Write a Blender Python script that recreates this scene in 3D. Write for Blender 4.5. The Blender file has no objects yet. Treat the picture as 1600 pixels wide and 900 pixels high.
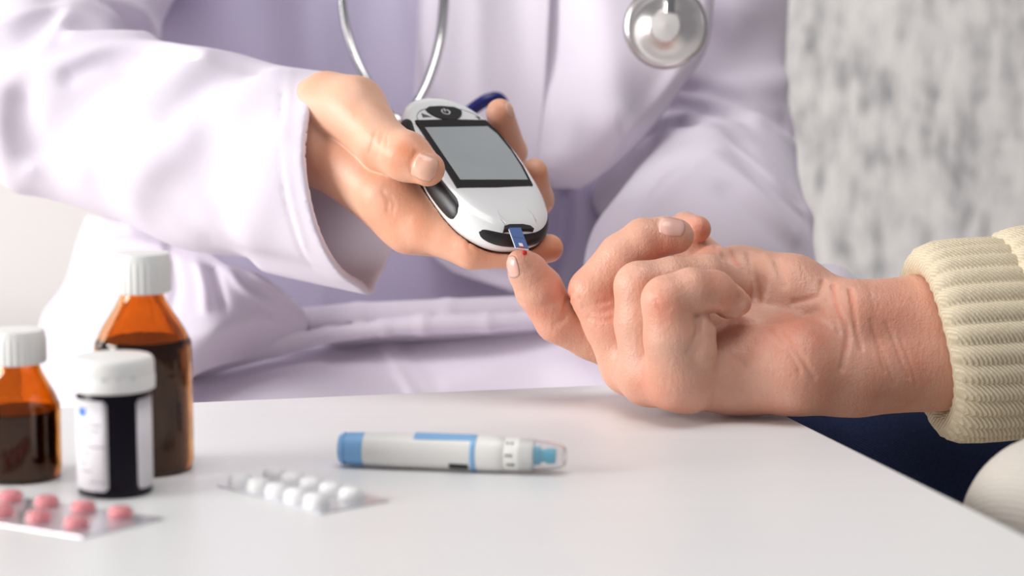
import bpy, bmesh, math, random
import numpy as np
from mathutils import Vector, Matrix

# ------------------------------------------------------------------ camera, light, exposure
SC = bpy.context.scene
COL = SC.collection
F = 3111.0                       # focal length in pixels of a 1600 px wide frame (70 mm on 36 mm)
PITCH = math.atan2(395.0, F)
TABLE_Z = 0.75
CAM = Vector((0, 0, TABLE_Z + 0.172))
cp, sp = math.cos(PITCH), math.sin(PITCH)
RIGHT, FWD, DOWN = Vector((1, 0, 0)), Vector((0, cp, -sp)), Vector((0, -sp, -cp))
CM = np.array([RIGHT, DOWN, FWD])      # rows: camera axes in the world (x right, y down, z depth)

cam_d = bpy.data.cameras.new('camera')
cam_d.sensor_width = 36
cam_d.lens = F * 36 / 1600
cam_d.clip_start = 0.05
cam = bpy.data.objects.new('camera', cam_d)
COL.objects.link(cam)
cam.matrix_world = Matrix((( 1, 0, 0, CAM.x), (0, sp, -cp, CAM.y), (0, cp, sp, CAM.z), (0, 0, 0, 1)))
cam_d.dof.use_dof = True
cam_d.dof.focus_distance = 0.915
cam_d.dof.aperture_fstop = 5.6
SC.camera = cam

w = bpy.data.worlds.new('World')
SC.world = w
w.use_nodes = True
bg = w.node_tree.nodes['Background']
bg.inputs['Color'].default_value = (0.96, 0.95, 1.0, 1)
bg.inputs['Strength'].default_value = 0.23

def area(name, loc, target, sx, sy, power, color):
    d = bpy.data.lights.new(name, 'AREA')
    d.shape = 'RECTANGLE'
    d.size, d.size_y, d.energy, d.color = sx, sy, power, color
    o = bpy.data.objects.new(name, d)
    COL.objects.link(o)
    o.location = loc
    o.rotation_euler = (Vector(target) - Vector(loc)).to_track_quat('-Z', 'Y').to_euler()
    return o
area('window_daylight', (-2.55, 0.10, 1.36), (0.05, 0.95, 0.85), 1.35, 1.3, 90, (1.0, 0.985, 0.96))
area('rear_wall_fill', (-2.6, 2.0, 1.5), (0.6, 2.4, 0.8), 1.2, 1.2, 15, (1.0, 0.98, 0.96))  # unseen fill light, added to brighten the back wall and sofa
area('ceiling_lamp', (0.05, 0.62, 2.35), (0.05, 0.75, 0.75), 1.1, 0.9, 14.5, (1.0, 0.98, 0.97))
SC.view_settings.view_transform = 'Standard'
SC.view_settings.look = 'None'
SC.view_settings.gamma = 1
SC.view_settings.exposure = 0.0

# ------------------------------------------------------------------ helpers: space
def c2w(p):                       # camera space in mm -> world in m (n,3)
    p = np.atleast_2d(np.asarray(p, float)) / 1000.0
    return p @ CM + np.array(CAM)
def w2c(p):
    return ((np.atleast_2d(np.asarray(p, float)) - np.array(CAM)) @ CM.T) * 1000.0
def C(px, py, d):                 # pixel + depth (mm) -> camera space mm
    return np.array([(px - 800) / F * d, (py - 450) / F * d, d], float)
def P(px, py, d):
    return Vector(c2w(C(px, py, d))[0])
def T(px, py, h=0.0):             # pixel -> world point on the plane h (m) above the table top
    r = C(px, py, 1.0) @ CM
    t = (TABLE_Z + h - CAM.z) / r[2]
    return Vector(np.array(CAM) + r * t)
TN = CM @ np.array([0, 0, 1.0])                       # table normal in camera space
def table_height(p):                                  # mm above the table top
    return (p @ TN) + 172.0

# ------------------------------------------------------------------ helpers: materials
def mat(name, color, rough=0.5, bump=None, metal=0.0, spec=0.5, var=None, **kw):
    m = bpy.data.materials.new(name)
    m.use_nodes = True
    nt = m.node_tree
    b = nt.nodes['Principled BSDF']
    b.inputs['Base Color'].default_value = (*color, 1)
    b.inputs['Roughness'].default_value = rough
    b.inputs['Metallic'].default_value = metal
    b.inputs['Specular IOR Level'].default_value = spec
    for k, v in kw.items():
        b.inputs[k.replace('_', ' ')].default_value = v
    tc = nt.nodes.new('ShaderNodeTexCoord')
    if var:                        # var = (scale, amount): mottled colour
        n = nt.nodes.new('ShaderNodeTexNoise')
        n.inputs['Scale'].default_value = var[0]
        n.inputs['Detail'].default_value = 4
        r = nt.nodes.new('ShaderNodeMix'); r.data_type = 'RGBA'
        r.inputs['A'].default_value = (*[c * (1 - var[1]) for c in color], 1)
        r.inputs['B'].default_value = (*[min(1, c * (1 + var[1])) for c in color], 1)
        nt.links.new(tc.outputs['Object'], n.inputs['Vector'])
        nt.links.new(n.outputs['Fac'], r.inputs['Factor'])
        nt.links.new(r.outputs['Result'], b.inputs['Base Color'])
    if bump:                       # bump = (scale, strength, distance)
        n = nt.nodes.new('ShaderNodeTexNoise')
        n.inputs['Scale'].default_value = bump[0]
        n.inputs['Detail'].default_value = 3
        u = nt.nodes.new('ShaderNodeBump')
        u.inputs['Strength'].default_value = bump[1]
        u.inputs['Distance'].default_value = bump[2]
        nt.links.new(tc.outputs['Object'], n.inputs['Vector'])
        nt.links.new(n.outputs['Fac'], u.inputs['Height'])
        nt.links.new(u.outputs['Normal'], b.inputs['Normal'])
    return m

def skin_mat(name, base, blush, pale, relief, sss=0.25):
    m = bpy.data.materials.new(name)
    m.use_nodes = True
    nt = m.node_tree
    b = nt.nodes['Principled BSDF']
    tc = nt.nodes.new('ShaderNodeTexCoord')
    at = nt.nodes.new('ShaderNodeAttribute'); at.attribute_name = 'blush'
    n1 = nt.nodes.new('ShaderNodeTexNoise'); n1.inputs['Scale'].default_value = 70; n1.inputs['Detail'].default_value = 5
    n2 = nt.nodes.new('ShaderNodeTexNoise'); n2.inputs['Scale'].default_value = 420; n2.inputs['Detail'].default_value = 4
    vo = nt.nodes.new('ShaderNodeTexVoronoi'); vo.inputs['Scale'].default_value = 900
    for n in (n1, n2, vo):
        nt.links.new(tc.outputs['Object'], n.inputs['Vector'])
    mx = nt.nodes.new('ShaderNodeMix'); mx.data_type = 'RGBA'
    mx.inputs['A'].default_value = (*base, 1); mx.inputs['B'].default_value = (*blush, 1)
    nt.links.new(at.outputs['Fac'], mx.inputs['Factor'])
    mr = nt.nodes.new('ShaderNodeMapRange')
    mr.inputs['From Min'].default_value = 0.35; mr.inputs['From Max'].default_value = 0.75
    mr.inputs['To Max'].default_value = 0.45
    nt.links.new(n1.outputs['Fac'], mr.inputs['Value'])
    m2 = nt.nodes.new('ShaderNodeMix'); m2.data_type = 'RGBA'
    m2.inputs['B'].default_value = (*pale, 1)
    nt.links.new(mx.outputs['Result'], m2.inputs['A'])
    nt.links.new(mr.outputs['Result'], m2.inputs['Factor'])
    nt.links.new(m2.outputs['Result'], b.inputs['Base Color'])
    b.inputs['Roughness'].default_value = 0.46
    b.inputs['Specular IOR Level'].default_value = 0.45
    b.inputs['Subsurface Weight'].default_value = sss
    b.inputs['Subsurface Radius'].default_value = (1.0, 0.35, 0.18)
    b.inputs['Subsurface Scale'].default_value = 0.006
    mp = nt.nodes.new('ShaderNodeMapping'); mp.inputs['Scale'].default_value = (520, 160, 130); mp.inputs['Rotation'].default_value = (0, 0.25, 0)
    n3 = nt.nodes.new('ShaderNodeTexNoise'); n3.inputs['Scale'].default_value = 1; n3.inputs['Detail'].default_value = 4
    nt.links.new(tc.outputs['Object'], mp.inputs['Vector']); nt.links.new(mp.outputs['Vector'], n3.inputs['Vector'])
    a3 = nt.nodes.new('ShaderNodeMath'); a3.operation = 'ADD'
    nt.links.new(n2.outputs['Fac'], a3.inputs[0]); nt.links.new(n3.outputs['Fac'], a3.inputs[1])
    ad = nt.nodes.new('ShaderNodeMath'); ad.operation = 'MULTIPLY_ADD'
    ad.inputs[1].default_value = 0.5
    nt.links.new(vo.outputs['Distance'], ad.inputs[0])
    nt.links.new(a3.outputs[0], ad.inputs[2])
    u = nt.nodes.new('ShaderNodeBump'); u.inputs['Strength'].default_value = relief; u.inputs['Distance'].default_value = 0.0007
    nt.links.new(ad.outputs[0], u.inputs['Height'])
    nt.links.new(u.outputs['Normal'], b.inputs['Normal'])
    return m

def table_mat():
    m = mat('white_painted_wood', (0.80, 0.80, 0.80), 0.38)
    nt = m.node_tree; b = nt.nodes['Principled BSDF']
    tc = nt.nodes.new('ShaderNodeTexCoord')
    mp = nt.nodes.new('ShaderNodeMapping')
    mp.inputs['Rotation'].default_value = (0, 0, 0.62)
    mp.inputs['Scale'].default_value = (14, 260, 1)
    n = nt.nodes.new('ShaderNodeTexNoise'); n.inputs['Scale'].default_value = 1; n.inputs['Detail'].default_value = 3
    u = nt.nodes.new('ShaderNodeBump'); u.inputs['Strength'].default_value = 0.3; u.inputs['Distance'].default_value = 0.0005
    nt.links.new(tc.outputs['Object'], mp.inputs['Vector']); nt.links.new(mp.outputs['Vector'], n.inputs['Vector'])
    nt.links.new(n.outputs['Fac'], u.inputs['Height']); nt.links.new(u.outputs['Normal'], b.inputs['Normal'])
    r = nt.nodes.new('ShaderNodeMix'); r.data_type = 'RGBA'
    r.inputs['A'].default_value = (0.755, 0.755, 0.755, 1); r.inputs['B'].default_value = (0.80, 0.80, 0.80, 1)
    nt.links.new(n.outputs['Fac'], r.inputs['Factor']); nt.links.new(r.outputs['Result'], b.inputs['Base Color'])
    return m

def fleck_mat():
    m = mat('flecked_upholstery', (0.5, 0.5, 0.5), 0.95, spec=0.1)
    nt = m.node_tree; b = nt.nodes['Principled BSDF']
    tc = nt.nodes.new('ShaderNodeTexCoord')
    mp = nt.nodes.new('ShaderNodeMapping'); mp.inputs['Scale'].default_value = (98, 98, 31); mp.inputs['Rotation'].default_value = (0, 0.12, 0)
    n = nt.nodes.new('ShaderNodeTexNoise'); n.inputs['Scale'].default_value = 1; n.inputs['Detail'].default_value = 5; n.inputs['Roughness'].default_value = 0.62
    cr = nt.nodes.new('ShaderNodeValToRGB')
    e = cr.color_ramp.elements
    e[0].position = 0.29; e[0].color = (0.24, 0.24, 0.26, 1)
    e[1].position = 0.62; e[1].color = (0.76, 0.74, 0.72, 1)
    k = e.new(0.42); k.color = (0.52, 0.51, 0.51, 1)
    k = e.new(0.5); k.color = (0.66, 0.64, 0.63, 1)
    nt.links.new(tc.outputs['Object'], mp.inputs['Vector']); nt.links.new(mp.outputs['Vector'], n.inputs['Vector'])
    nt.links.new(n.outputs['Fac'], cr.inputs['Fac']); nt.links.new(cr.outputs['Color'], b.inputs['Base Color'])
    u = nt.nodes.new('ShaderNodeBump'); u.inputs['Strength'].default_value = 0.5; u.inputs['Distance'].default_value = 0.004
    nt.links.new(n.outputs['Fac'], u.inputs['Height']); nt.links.new(u.outputs['Normal'], b.inputs['Normal'])
    return m

def weave_mat(name, c1, c2, scale, rough=0.95, strength=0.4, dist=0.0008):
    m = mat(name, c1, rough, spec=0.15)
    nt = m.node_tree; b = nt.nodes['Principled BSDF']
    tc = nt.nodes.new('ShaderNodeTexCoord')
    wv = nt.nodes.new('ShaderNodeTexWave'); wv.wave_type = 'BANDS'; wv.bands_direction = 'DIAGONAL'
    wv.inputs['Scale'].default_value = scale; wv.inputs['Distortion'].default_value = 1.5
    wv.inputs['Detail Scale'].default_value = 4
    n = nt.nodes.new('ShaderNodeTexNoise'); n.inputs['Scale'].default_value = scale * 2.2; n.inputs['Detail'].default_value = 3
    a = nt.nodes.new('ShaderNodeMath'); a.operation = 'MULTIPLY'
    for q in (wv, n): nt.links.new(tc.outputs['Object'], q.inputs['Vector'])
    nt.links.new(wv.outputs['Fac'], a.inputs[0]); nt.links.new(n.outputs['Fac'], a.inputs[1])
    r = nt.nodes.new('ShaderNodeMix'); r.data_type = 'RGBA'
    r.inputs['A'].default_value = (*c1, 1); r.inputs['B'].default_value = (*c2, 1)
    nt.links.new(a.outputs[0], r.inputs['Factor']); nt.links.new(r.outputs['Result'], b.inputs['Base Color'])
    u = nt.nodes.new('ShaderNodeBump'); u.inputs['Strength'].default_value = strength; u.inputs['Distance'].default_value = dist
    nt.links.new(a.outputs[0], u.inputs['Height']); nt.links.new(u.outputs['Normal'], b.inputs['Normal'])
    return m

M = dict(
    table=table_mat(),
    wall=mat('warm_white_plaster', (0.87, 0.83, 0.81), 0.9, (40, 0.1, 0.002)),
    floor=mat('pale_floor', (0.62, 0.58, 0.53), 0.6, (30, 0.05, 0.001), var=(6, 0.08)),
    bench=mat('white_lacquer', (0.88, 0.87, 0.86), 0.5, var=(5, 0.02)),
    sofa=fleck_mat(),
    beige=weave_mat('beige_upholstery', (0.50, 0.46, 0.41), (0.60, 0.56, 0.51), 160),
    coat=mat('white_coat_cotton', (0.83, 0.765, 0.865), 0.85, (900, 0.12, 0.0004), spec=0.2, var=(9, 0.015), Sheen_Weight=0.15),
    scrub=mat('lavender_scrub_cotton', (0.64, 0.59, 0.765), 0.85, (900, 0.12, 0.0004), spec=0.2, var=(9, 0.02)),
    skin_a=skin_mat('doctor_skin', (0.78, 0.43, 0.29), (0.78, 0.27, 0.13), (0.86, 0.56, 0.43), 0.16),
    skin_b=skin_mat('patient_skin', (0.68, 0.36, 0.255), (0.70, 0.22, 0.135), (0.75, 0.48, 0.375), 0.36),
    nail=mat('fingernail', (0.78, 0.45, 0.38), 0.25, var=(60, 0.06), Subsurface_Weight=0.15, Subsurface_Scale=0.003),
    nail_a=mat('fingernail_pale', (0.82, 0.46, 0.34), 0.25, var=(60, 0.06), Subsurface_Weight=0.15, Subsurface_Scale=0.003),
    blood=mat('blood', (0.55, 0.01, 0.01), 0.15),
    knit=weave_mat('cream_knit', (0.66, 0.56, 0.39), (0.84, 0.77, 0.62), 260, strength=0.55, dist=0.0012),
    denim=weave_mat('navy_denim', (0.012, 0.020, 0.060), (0.04, 0.06, 0.13), 330),
    white=mat('glossy_white_plastic', (0.84, 0.84, 0.84), 0.22, var=(20, 0.01), Coat_Weight=0.3),
    capwhite=mat('white_cap_plastic', (0.84, 0.835, 0.81), 0.45, var=(30, 0.02)),
    offwhite=mat('ivory_pen_plastic', (0.80, 0.79, 0.76), 0.35, var=(30, 0.02)),
    black=mat('black_rubber', (0.012, 0.012, 0.014), 0.4, (700, 0.1, 0.0003)),
    glossblack=mat('black_screen_glass', (0.02, 0.016, 0.017), 0.06, var=(20, 0.02)),
    lcd=mat('grey_lcd', (0.40, 0.43, 0.44), 0.16, var=(30, 0.10)),
    groove=mat('grey_groove', (0.55, 0.55, 0.55), 0.5, var=(30, 0.02)),
    mark=mat('dark_grey_print', (0.10, 0.10, 0.105), 0.5, var=(30, 0.02)),
    strip=mat('blue_test_strip', (0.045, 0.11, 0.33), 0.3, var=(60, 0.1)),
    chrome=mat('polished_steel', (0.56, 0.555, 0.55), 0.18, metal=1.0, var=(15, 0.03)),
    brushed=mat('brushed_steel', (0.95, 0.90, 0.88), 0.34, metal=1.0, var=(15, 0.03), Anisotropic=0.85),
    tubing=mat('navy_tubing', (0.012, 0.016, 0.14), 0.3, var=(20, 0.05)),
    blue=mat('sky_blue_plastic', (0.22, 0.45, 0.75), 0.35, var=(20, 0.02)),
    cyan=mat('cyan_plastic', (0.02, 0.45, 0.66), 0.35, var=(20, 0.02)),
    clear=mat('clear_plastic', (0.97, 0.97, 0.97), 0.08, Transmission_Weight=0.92, IOR=1.2),
    amber=mat('amber_glass', (0.88, 0.33, 0.05), 0.05, (70, 0.14, 0.002), Transmission_Weight=1.0, IOR=1.45, var=(55, 0.35)),
    liquid=mat('dark_brown_liquid', (0.020, 0.0045, 0.0015), 0.25, spec=0.15, var=(40, 0.3)),
    jar=mat('blackish_jar_plastic', (0.006, 0.004, 0.010), 0.25, spec=0.22, var=(30, 0.1)),
    label=mat('white_label_paper', (0.80, 0.77, 0.80), 0.6, var=(30, 0.02)),
    inkblue=mat('blue_ink', (0.05, 0.20, 0.60), 0.6, var=(30, 0.02)),
    inkgrey=mat('grey_ink', (0.36, 0.34, 0.39), 0.6, var=(30, 0.02)),
    foil=mat('silver_foil', (0.78, 0.78, 0.82), 0.3, (220, 0.3, 0.0006), metal=0.75, var=(80, 0.1)),
    dome=mat('clear_blister', (0.96, 0.96, 0.97), 0.12, Transmission_Weight=0.85, IOR=1.15),
    pink=mat('pink_tablet', (0.86, 0.20, 0.23), 0.5, var=(120, 0.05)),
    pill=mat('white_tablet', (0.83, 0.83, 0.83), 0.4, var=(120, 0.03)),
)

for k, amt in (('coat', 0.10), ('scrub', 0.08)):      # thin cotton lets some light through
    nt = M[k].node_tree
    out = nt.nodes['Material Output']; bs = nt.nodes['Principled BSDF']
    tr = nt.nodes.new('ShaderNodeBsdfTranslucent'); mxs = nt.nodes.new('ShaderNodeMixShader')
    tr.inputs['Color'].default_value = bs.inputs['Base Color'].default_value
    mxs.inputs[0].default_value = amt
    nt.links.new(bs.outputs[0], mxs.inputs[1]); nt.links.new(tr.outputs[0], mxs.inputs[2]); nt.links.new(mxs.outputs[0], out.inputs['Surface'])

# ------------------------------------------------------------------ helpers: objects
def tag(o, label, cat, group=None):
    o['label'] = label; o['category'] = cat
    if group: o['group'] = group
    return o
def thing(name, label, cat, loc, group=None):
    o = bpy.data.objects.new(name, None)
    o.empty_display_size = 0.03
    COL.objects.link(o); o.location = loc
    return tag(o, label, cat, group)
def root_of(o):
    v = Vector((0, 0, 0))
    while o is not None:
        v = v + o.location; o = o.parent
    return v
def raw(name, verts, faces, m, parent=None, smooth=True, kind=None, label=None):
    """one mesh object from world coordinates; its origin sits on its parent's"""
    off = np.array(root_of(parent)) if parent is not None else np.zeros(3)
    me = bpy.data.meshes.new(name)
    v = np.asarray(verts, float) - off
    me.from_pydata(v.tolist(), [], [tuple(int(i) for i in f) for f in faces])
    me.materials.append(m)
    if smooth: me.polygons.foreach_set('use_smooth', [True] * len(me.polygons))
    me.update()
    o = bpy.data.objects.new(name, me); COL.objects.link(o)
    if parent is not None: o.parent = parent
    if kind: o['kind'] = kind
    if label: o['label'] = label
    return o
def sharp(o, deg=35):
    o.data.set_sharp_from_angle(angle=math.radians(deg)); return o
def bevel(o, wd, seg=2):
    b = o.modifiers.new('bevel', 'BEVEL'); b.width = wd; b.segments = seg; b.limit_method = 'ANGLE'; return o
def solid(o, th, off=-1):
    b = o.modifiers.new('solid', 'SOLIDIFY'); b.thickness = th; b.offset = off; return o
def hexa(name, eight, m, parent=None, **kw):
    f = [(0, 3, 2, 1), (4, 5, 6, 7), (0, 1, 5, 4), (1, 2, 6, 5), (2, 3, 7, 6), (3, 0, 4, 7)]
    return raw(name, [tuple(p) for p in eight], f, m, parent, smooth=False, **kw)
def box(name, a, b, m, parent=None, **kw):
    (x0, y0, z0), (x1, y1, z1) = a, b
    return hexa(name, [(x0, y0, z0), (x1, y0, z0), (x1, y1, z0), (x0, y1, z0), (x0, y0, z1), (x1, y0, z1), (x1, y1, z1), (x0, y1, z1)], m, parent, **kw)
def frame_of(axis, hint=(0, 0, 1)):
    a = Vector(axis).normalized()
    h = Vector(hint)
    if abs(a.dot(h)) > 0.97: h = Vector((1, 0, 0))
    u = h.cross(a).normalized(); v = a.cross(u)
    return u, v, a
def lathe_data(profile, seg, org, axis, rfun=None, hint=(0, 0, 1)):
    u, v, a = frame_of(axis, hint)
    vs, fs = [], []
    n = len(profile)
    for i, (r, z) in enumerate(profile):
        for k in range(seg):
            t = 2 * math.pi * k / seg
            rr = r * (rfun(i, t) if rfun else 1)
            vs.append(tuple(Vector(org) + a * z + u * (rr * math.cos(t)) + v * (rr * math.sin(t))))
    for i in range(n - 1):
        for k in range(seg):
            k2 = (k + 1) % seg
            fs.append((i * seg + k, i * seg + k2, (i + 1) * seg + k2, (i + 1) * seg + k))
    return vs, fs
def lathe(name, profile, org, axis, m, parent=None, seg=40, rfun=None, cap=True, deg=38, hint=(0, 0, 1), **kw):
    vs, fs = lathe_data(profile, seg, org, axis, rfun, hint)
    if cap:
        fs.append(tuple(range(seg))[::-1]); n = len(profile) - 1
        fs.append(tuple(range(n * seg, n * seg + seg)))
    return sharp(raw(name, vs, fs, m, parent, **kw), deg)
def catmull(pts, n):
    pts = [np.asarray(p, float) for p in pts]
    if len(pts) == 2: return [pts[0] + (pts[1] - pts[0]) * i / n for i in range(n + 1)]
    q = [2 * pts[0] - pts[1]] + pts + [2 * pts[-1] - pts[-2]]
    out = []
    for i in range(1, len(q) - 2):
        for k in range(n):
            t = k / n
            out.append(0.5 * (2 * q[i] + (q[i + 1] - q[i - 1]) * t + (2 * q[i - 1] - 5 * q[i] + 4 * q[i + 1] - q[i + 2]) * t * t + (3 * q[i] - q[i - 1] - 3 * q[i + 1] + q[i + 2]) * t ** 3))
    out.append(pts[-1])
    return out
def tube(name, pts, r, m, parent=None, seg=12, sub=8, **kw):
    c = catmull(pts, sub)
    vs, fs = [], []
    u = None
    for i, p in enumerate(c):
        t = c[min(i + 1, len(c) - 1)] - c[max(i - 1, 0)]
        t = t / (np.linalg.norm(t) + 1e-12)
        if u is None:
            h = np.array([0, 0, 1.0]) if abs(t[2]) < 0.9 else np.array([1.0, 0, 0])
            u = np.cross(h, t)
        u = u - t * (u @ t); u /= np.linalg.norm(u); v = np.cross(t, u)
        rr = r(i / (len(c) - 1)) if callable(r) else r
        for k in range(seg):
            a = 2 * math.pi * k / seg
            vs.append(p + u * rr * math.cos(a) + v * rr * math.sin(a))
    for i in range(len(c) - 1):
        for k in range(seg):
            k2 = (k + 1) % seg
            fs.append((i * seg + k, i * seg + k2, (i + 1) * seg + k2, (i + 1) * seg + k))
    fs.append(tuple(range(seg))[::-1]); n = len(c) - 1
    fs.append(tuple(range(n * seg, n * seg + seg)))
    return sharp(raw(name, vs, fs, m, parent, **kw), 60)

# ------------------------------------------------------------------ helpers: soft bodies as distance fields (camera space, mm)
def cone(a, b, ra, rb):
    a, b = np.asarray(a, float), np.asarray(b, float)
    ba = b - a; L2 = ba @ ba
    def f(p):
        h = np.clip((p - a) @ ba / L2, 0, 1)
        return np.linalg.norm(p - a - h[:, None] * ba, axis=1) - (ra + (rb - ra) * h)
    return f
def ball(c, r):
    c = np.asarray(c, float); r = np.ones(3) * r
    def f(p):
        q = (p - c) / r
        k0 = np.linalg.norm(q, axis=1); k1 = np.linalg.norm(q / r, axis=1) + 1e-9
        return k0 * (k0 - 1) / k1
    return f
def smin(a, b, k):
    h = np.maximum(k - np.abs(a - b), 0) / k
    return np.minimum(a, b) - h * h * h * k / 6
def un(fs, k):
    def f(p):
        d = fs[0](p)
        for g in fs[1:]: d = smin(d, g(p), k)
        return d
    return f
def chain(pts, k=3.0):            # pts = (px, py, depth, radius)
    q = [(C(*p[:3]), p[3]) for p in pts]
    return un([cone(q[i][0], q[i + 1][0], q[i][1], q[i + 1][1]) for i in range(len(q) - 1)], k)
def march(f, pix, start=650.0, n=70):
    pix = np.atleast_2d(np.asarray(pix, float))
    d = np.stack([(pix[:, 0] - 800) / F, (pix[:, 1] - 450) / F, np.ones(len(pix))], 1)
    ln = np.linalg.norm(d, axis=1); d = d / ln[:, None]
    t = np.full(len(pix), start)
    for _ in range(n): t = np.minimum(t + 0.75 * f(d * t[:, None]), 2000)
    return d * t[:, None]
def seg_dist(p, line):
    best = np.full(len(p), 1e9)
    for a, b in zip(line[:-1], line[1:]):
        ba = b - a
        h = np.clip((p - a) @ ba / (ba @ ba + 1e-9), 0, 1)
        best = np.minimum(best, np.linalg.norm(p - a - h[:, None] * ba, axis=1))
    return best
def folds(f, specs):
    """specs = (pixel polyline, amplitude mm (+ ridge, - groove), width mm); each line is laid on the surface"""
    lines = []
    for sp_ in specs:
        pl, amp, wd = sp_[:3]; crisp = len(sp_) > 3
        pl = np.array(catmull(pl, 5))
        h = march(f, pl)
        h = h[h[:, 2] < 1500]
        if len(h) > 1: lines.append((h, amp, wd, crisp))
    def g(p):
        d = f(p)
        for h, amp, wd, crisp in lines:
            lo, hi = h.min(0) - 3 * wd, h.max(0) + 3 * wd
            m = np.all((p > lo) & (p < hi), axis=1)
            if not m.any(): continue
            s = seg_dist(p[m], h)
            d[m] -= amp * (np.exp(-np.sqrt(s * s + (0.12 * wd) ** 2) / (0.8 * wd)) if crisp else np.exp(-(s / wd) ** 2))
        return d
    return g
def grad(f, p, e=0.3):
    g = np.empty_like(p)
    for i in range(3):
        q = p.copy(); q[:, i] += e; a = f(q); q[:, i] -= 2 * e; g[:, i] = (a - f(q)) / (2 * e)
    return g
def mesh_field(f, lo, hi, h, blk=4, newton=2):
    lo, hi = np.asarray(lo, float), np.asarray(hi, float)
    nb = np.ceil((hi - lo) / (h * blk)).astype(int)
    n = nb * blk
    ax = [lo[i] + (np.arange(nb[i]) + 0.5) * h * blk for i in range(3)]
    g = np.stack(np.meshgrid(*ax, indexing='ij'), -1).reshape(-1, 3)
    dc = f(g).reshape(nb)
    act = np.abs(dc) < h * blk * 0.866 * 1.6 + 1.5 * h
    big = np.repeat(np.repeat(np.repeat(np.where(dc < 0, -9.0, 9.0), blk, 0), blk, 1), blk, 2)
    am = np.repeat(np.repeat(np.repeat(act, blk, 0), blk, 1), blk, 2)
    idx = np.argwhere(am)
    big[am] = f(lo + (idx + 0.0) * h)
    D = big
    S = D < 0
    cs = [(i, j, k) for i in (0, 1) for j in (0, 1) for k in (0, 1)]
    sh = tuple(s - 1 for s in D.shape)
    def cor(A, c): return A[c[0]:c[0] + sh[0], c[1]:c[1] + sh[1], c[2]:c[2] + sh[2]]
    cnt = sum(cor(S, c).astype(np.int8) for c in cs)
    mixed = (cnt > 0) & (cnt < 8)
    vid = np.full(sh, -1, int)
    cells = np.argwhere(mixed)
    vid[mixed] = np.arange(len(cells))
    vals = {c: D[cells[:, 0] + c[0], cells[:, 1] + c[1], cells[:, 2] + c[2]] for c in cs}
    acc = np.zeros((len(cells), 3)); num = np.zeros(len(cells))
    for c in cs:
        for a in range(3):
            if c[a] == 0:
                e = list(c); e[a] = 1; e = tuple(e)
                v0, v1 = vals[c], vals[e]
                x = (v0 < 0) != (v1 < 0)
                t = v0[x] / (v0[x] - v1[x])
                q = np.tile(np.array(c, float), (x.sum(), 1)); q[:, a] = t
                acc[x] += q; num[x] += 1
    V = lo + (cells + acc / num[:, None]) * h
    faces = []
    for a in range(3):
        b, c = (a + 1) % 3, (a + 2) % 3
        sl0 = [slice(1, -1)] * 3; sl1 = [slice(1, -1)] * 3
        sl0[a] = slice(0, -1); sl1[a] = slice(1, None)
        s0, s1 = S[tuple(sl0)], S[tuple(sl1)]
        e = np.argwhere(s0 != s1)
        flip = s0[tuple(e.T)]
        base = e.copy(); base[:, b] += 1; base[:, c] += 1
        def cell(db, dc_):
            q = base.copy(); q[:, b] -= db; q[:, c] -= dc_
            return vid[q[:, 0], q[:, 1], q[:, 2]]
        quad = np.stack([cell(1, 1), cell(0, 1), cell(0, 0), cell(1, 0)], 1)
        quad[~flip] = quad[~flip][:, ::-1]
        faces.append(quad[(quad >= 0).all(1)])
    Fq = np.concatenate(faces)
    for _ in range(newton):
        gr = grad(f, V); d = f(V)
        g2 = (gr * gr).sum(1) + 1e-6
        st = gr * (d / g2)[:, None]
        ln = np.linalg.norm(st, axis=1, keepdims=True)
        V = V - st * np.minimum(1, h * 0.8 / (ln + 1e-9))
    return V, Fq
def soft(name, f, lo, hi, h, m, parent, blush=None, label=None, crease_shade=()):
    V, Q = mesh_field(f, lo, hi, h)
    o = raw(name, c2w(V), Q, m, parent, label=label)
    if blush:
        pts = march(f, [b[:2] for b in blush])
        val = np.zeros(len(V))
        for q, b in zip(pts, blush):
            val = np.maximum(val, b[3] * np.exp(-(np.linalg.norm(V - q, axis=1) / b[2]) ** 2))
        for pl, amt in crease_shade:  # redder skin along crease lines, with their shade painted into the colour
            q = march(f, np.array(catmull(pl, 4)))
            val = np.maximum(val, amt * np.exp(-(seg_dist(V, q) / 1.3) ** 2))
        a = o.data.attributes.new('blush', 'FLOAT', 'POINT')
        a.data.foreach_set('value', val.astype(np.float32))
    return o
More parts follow.
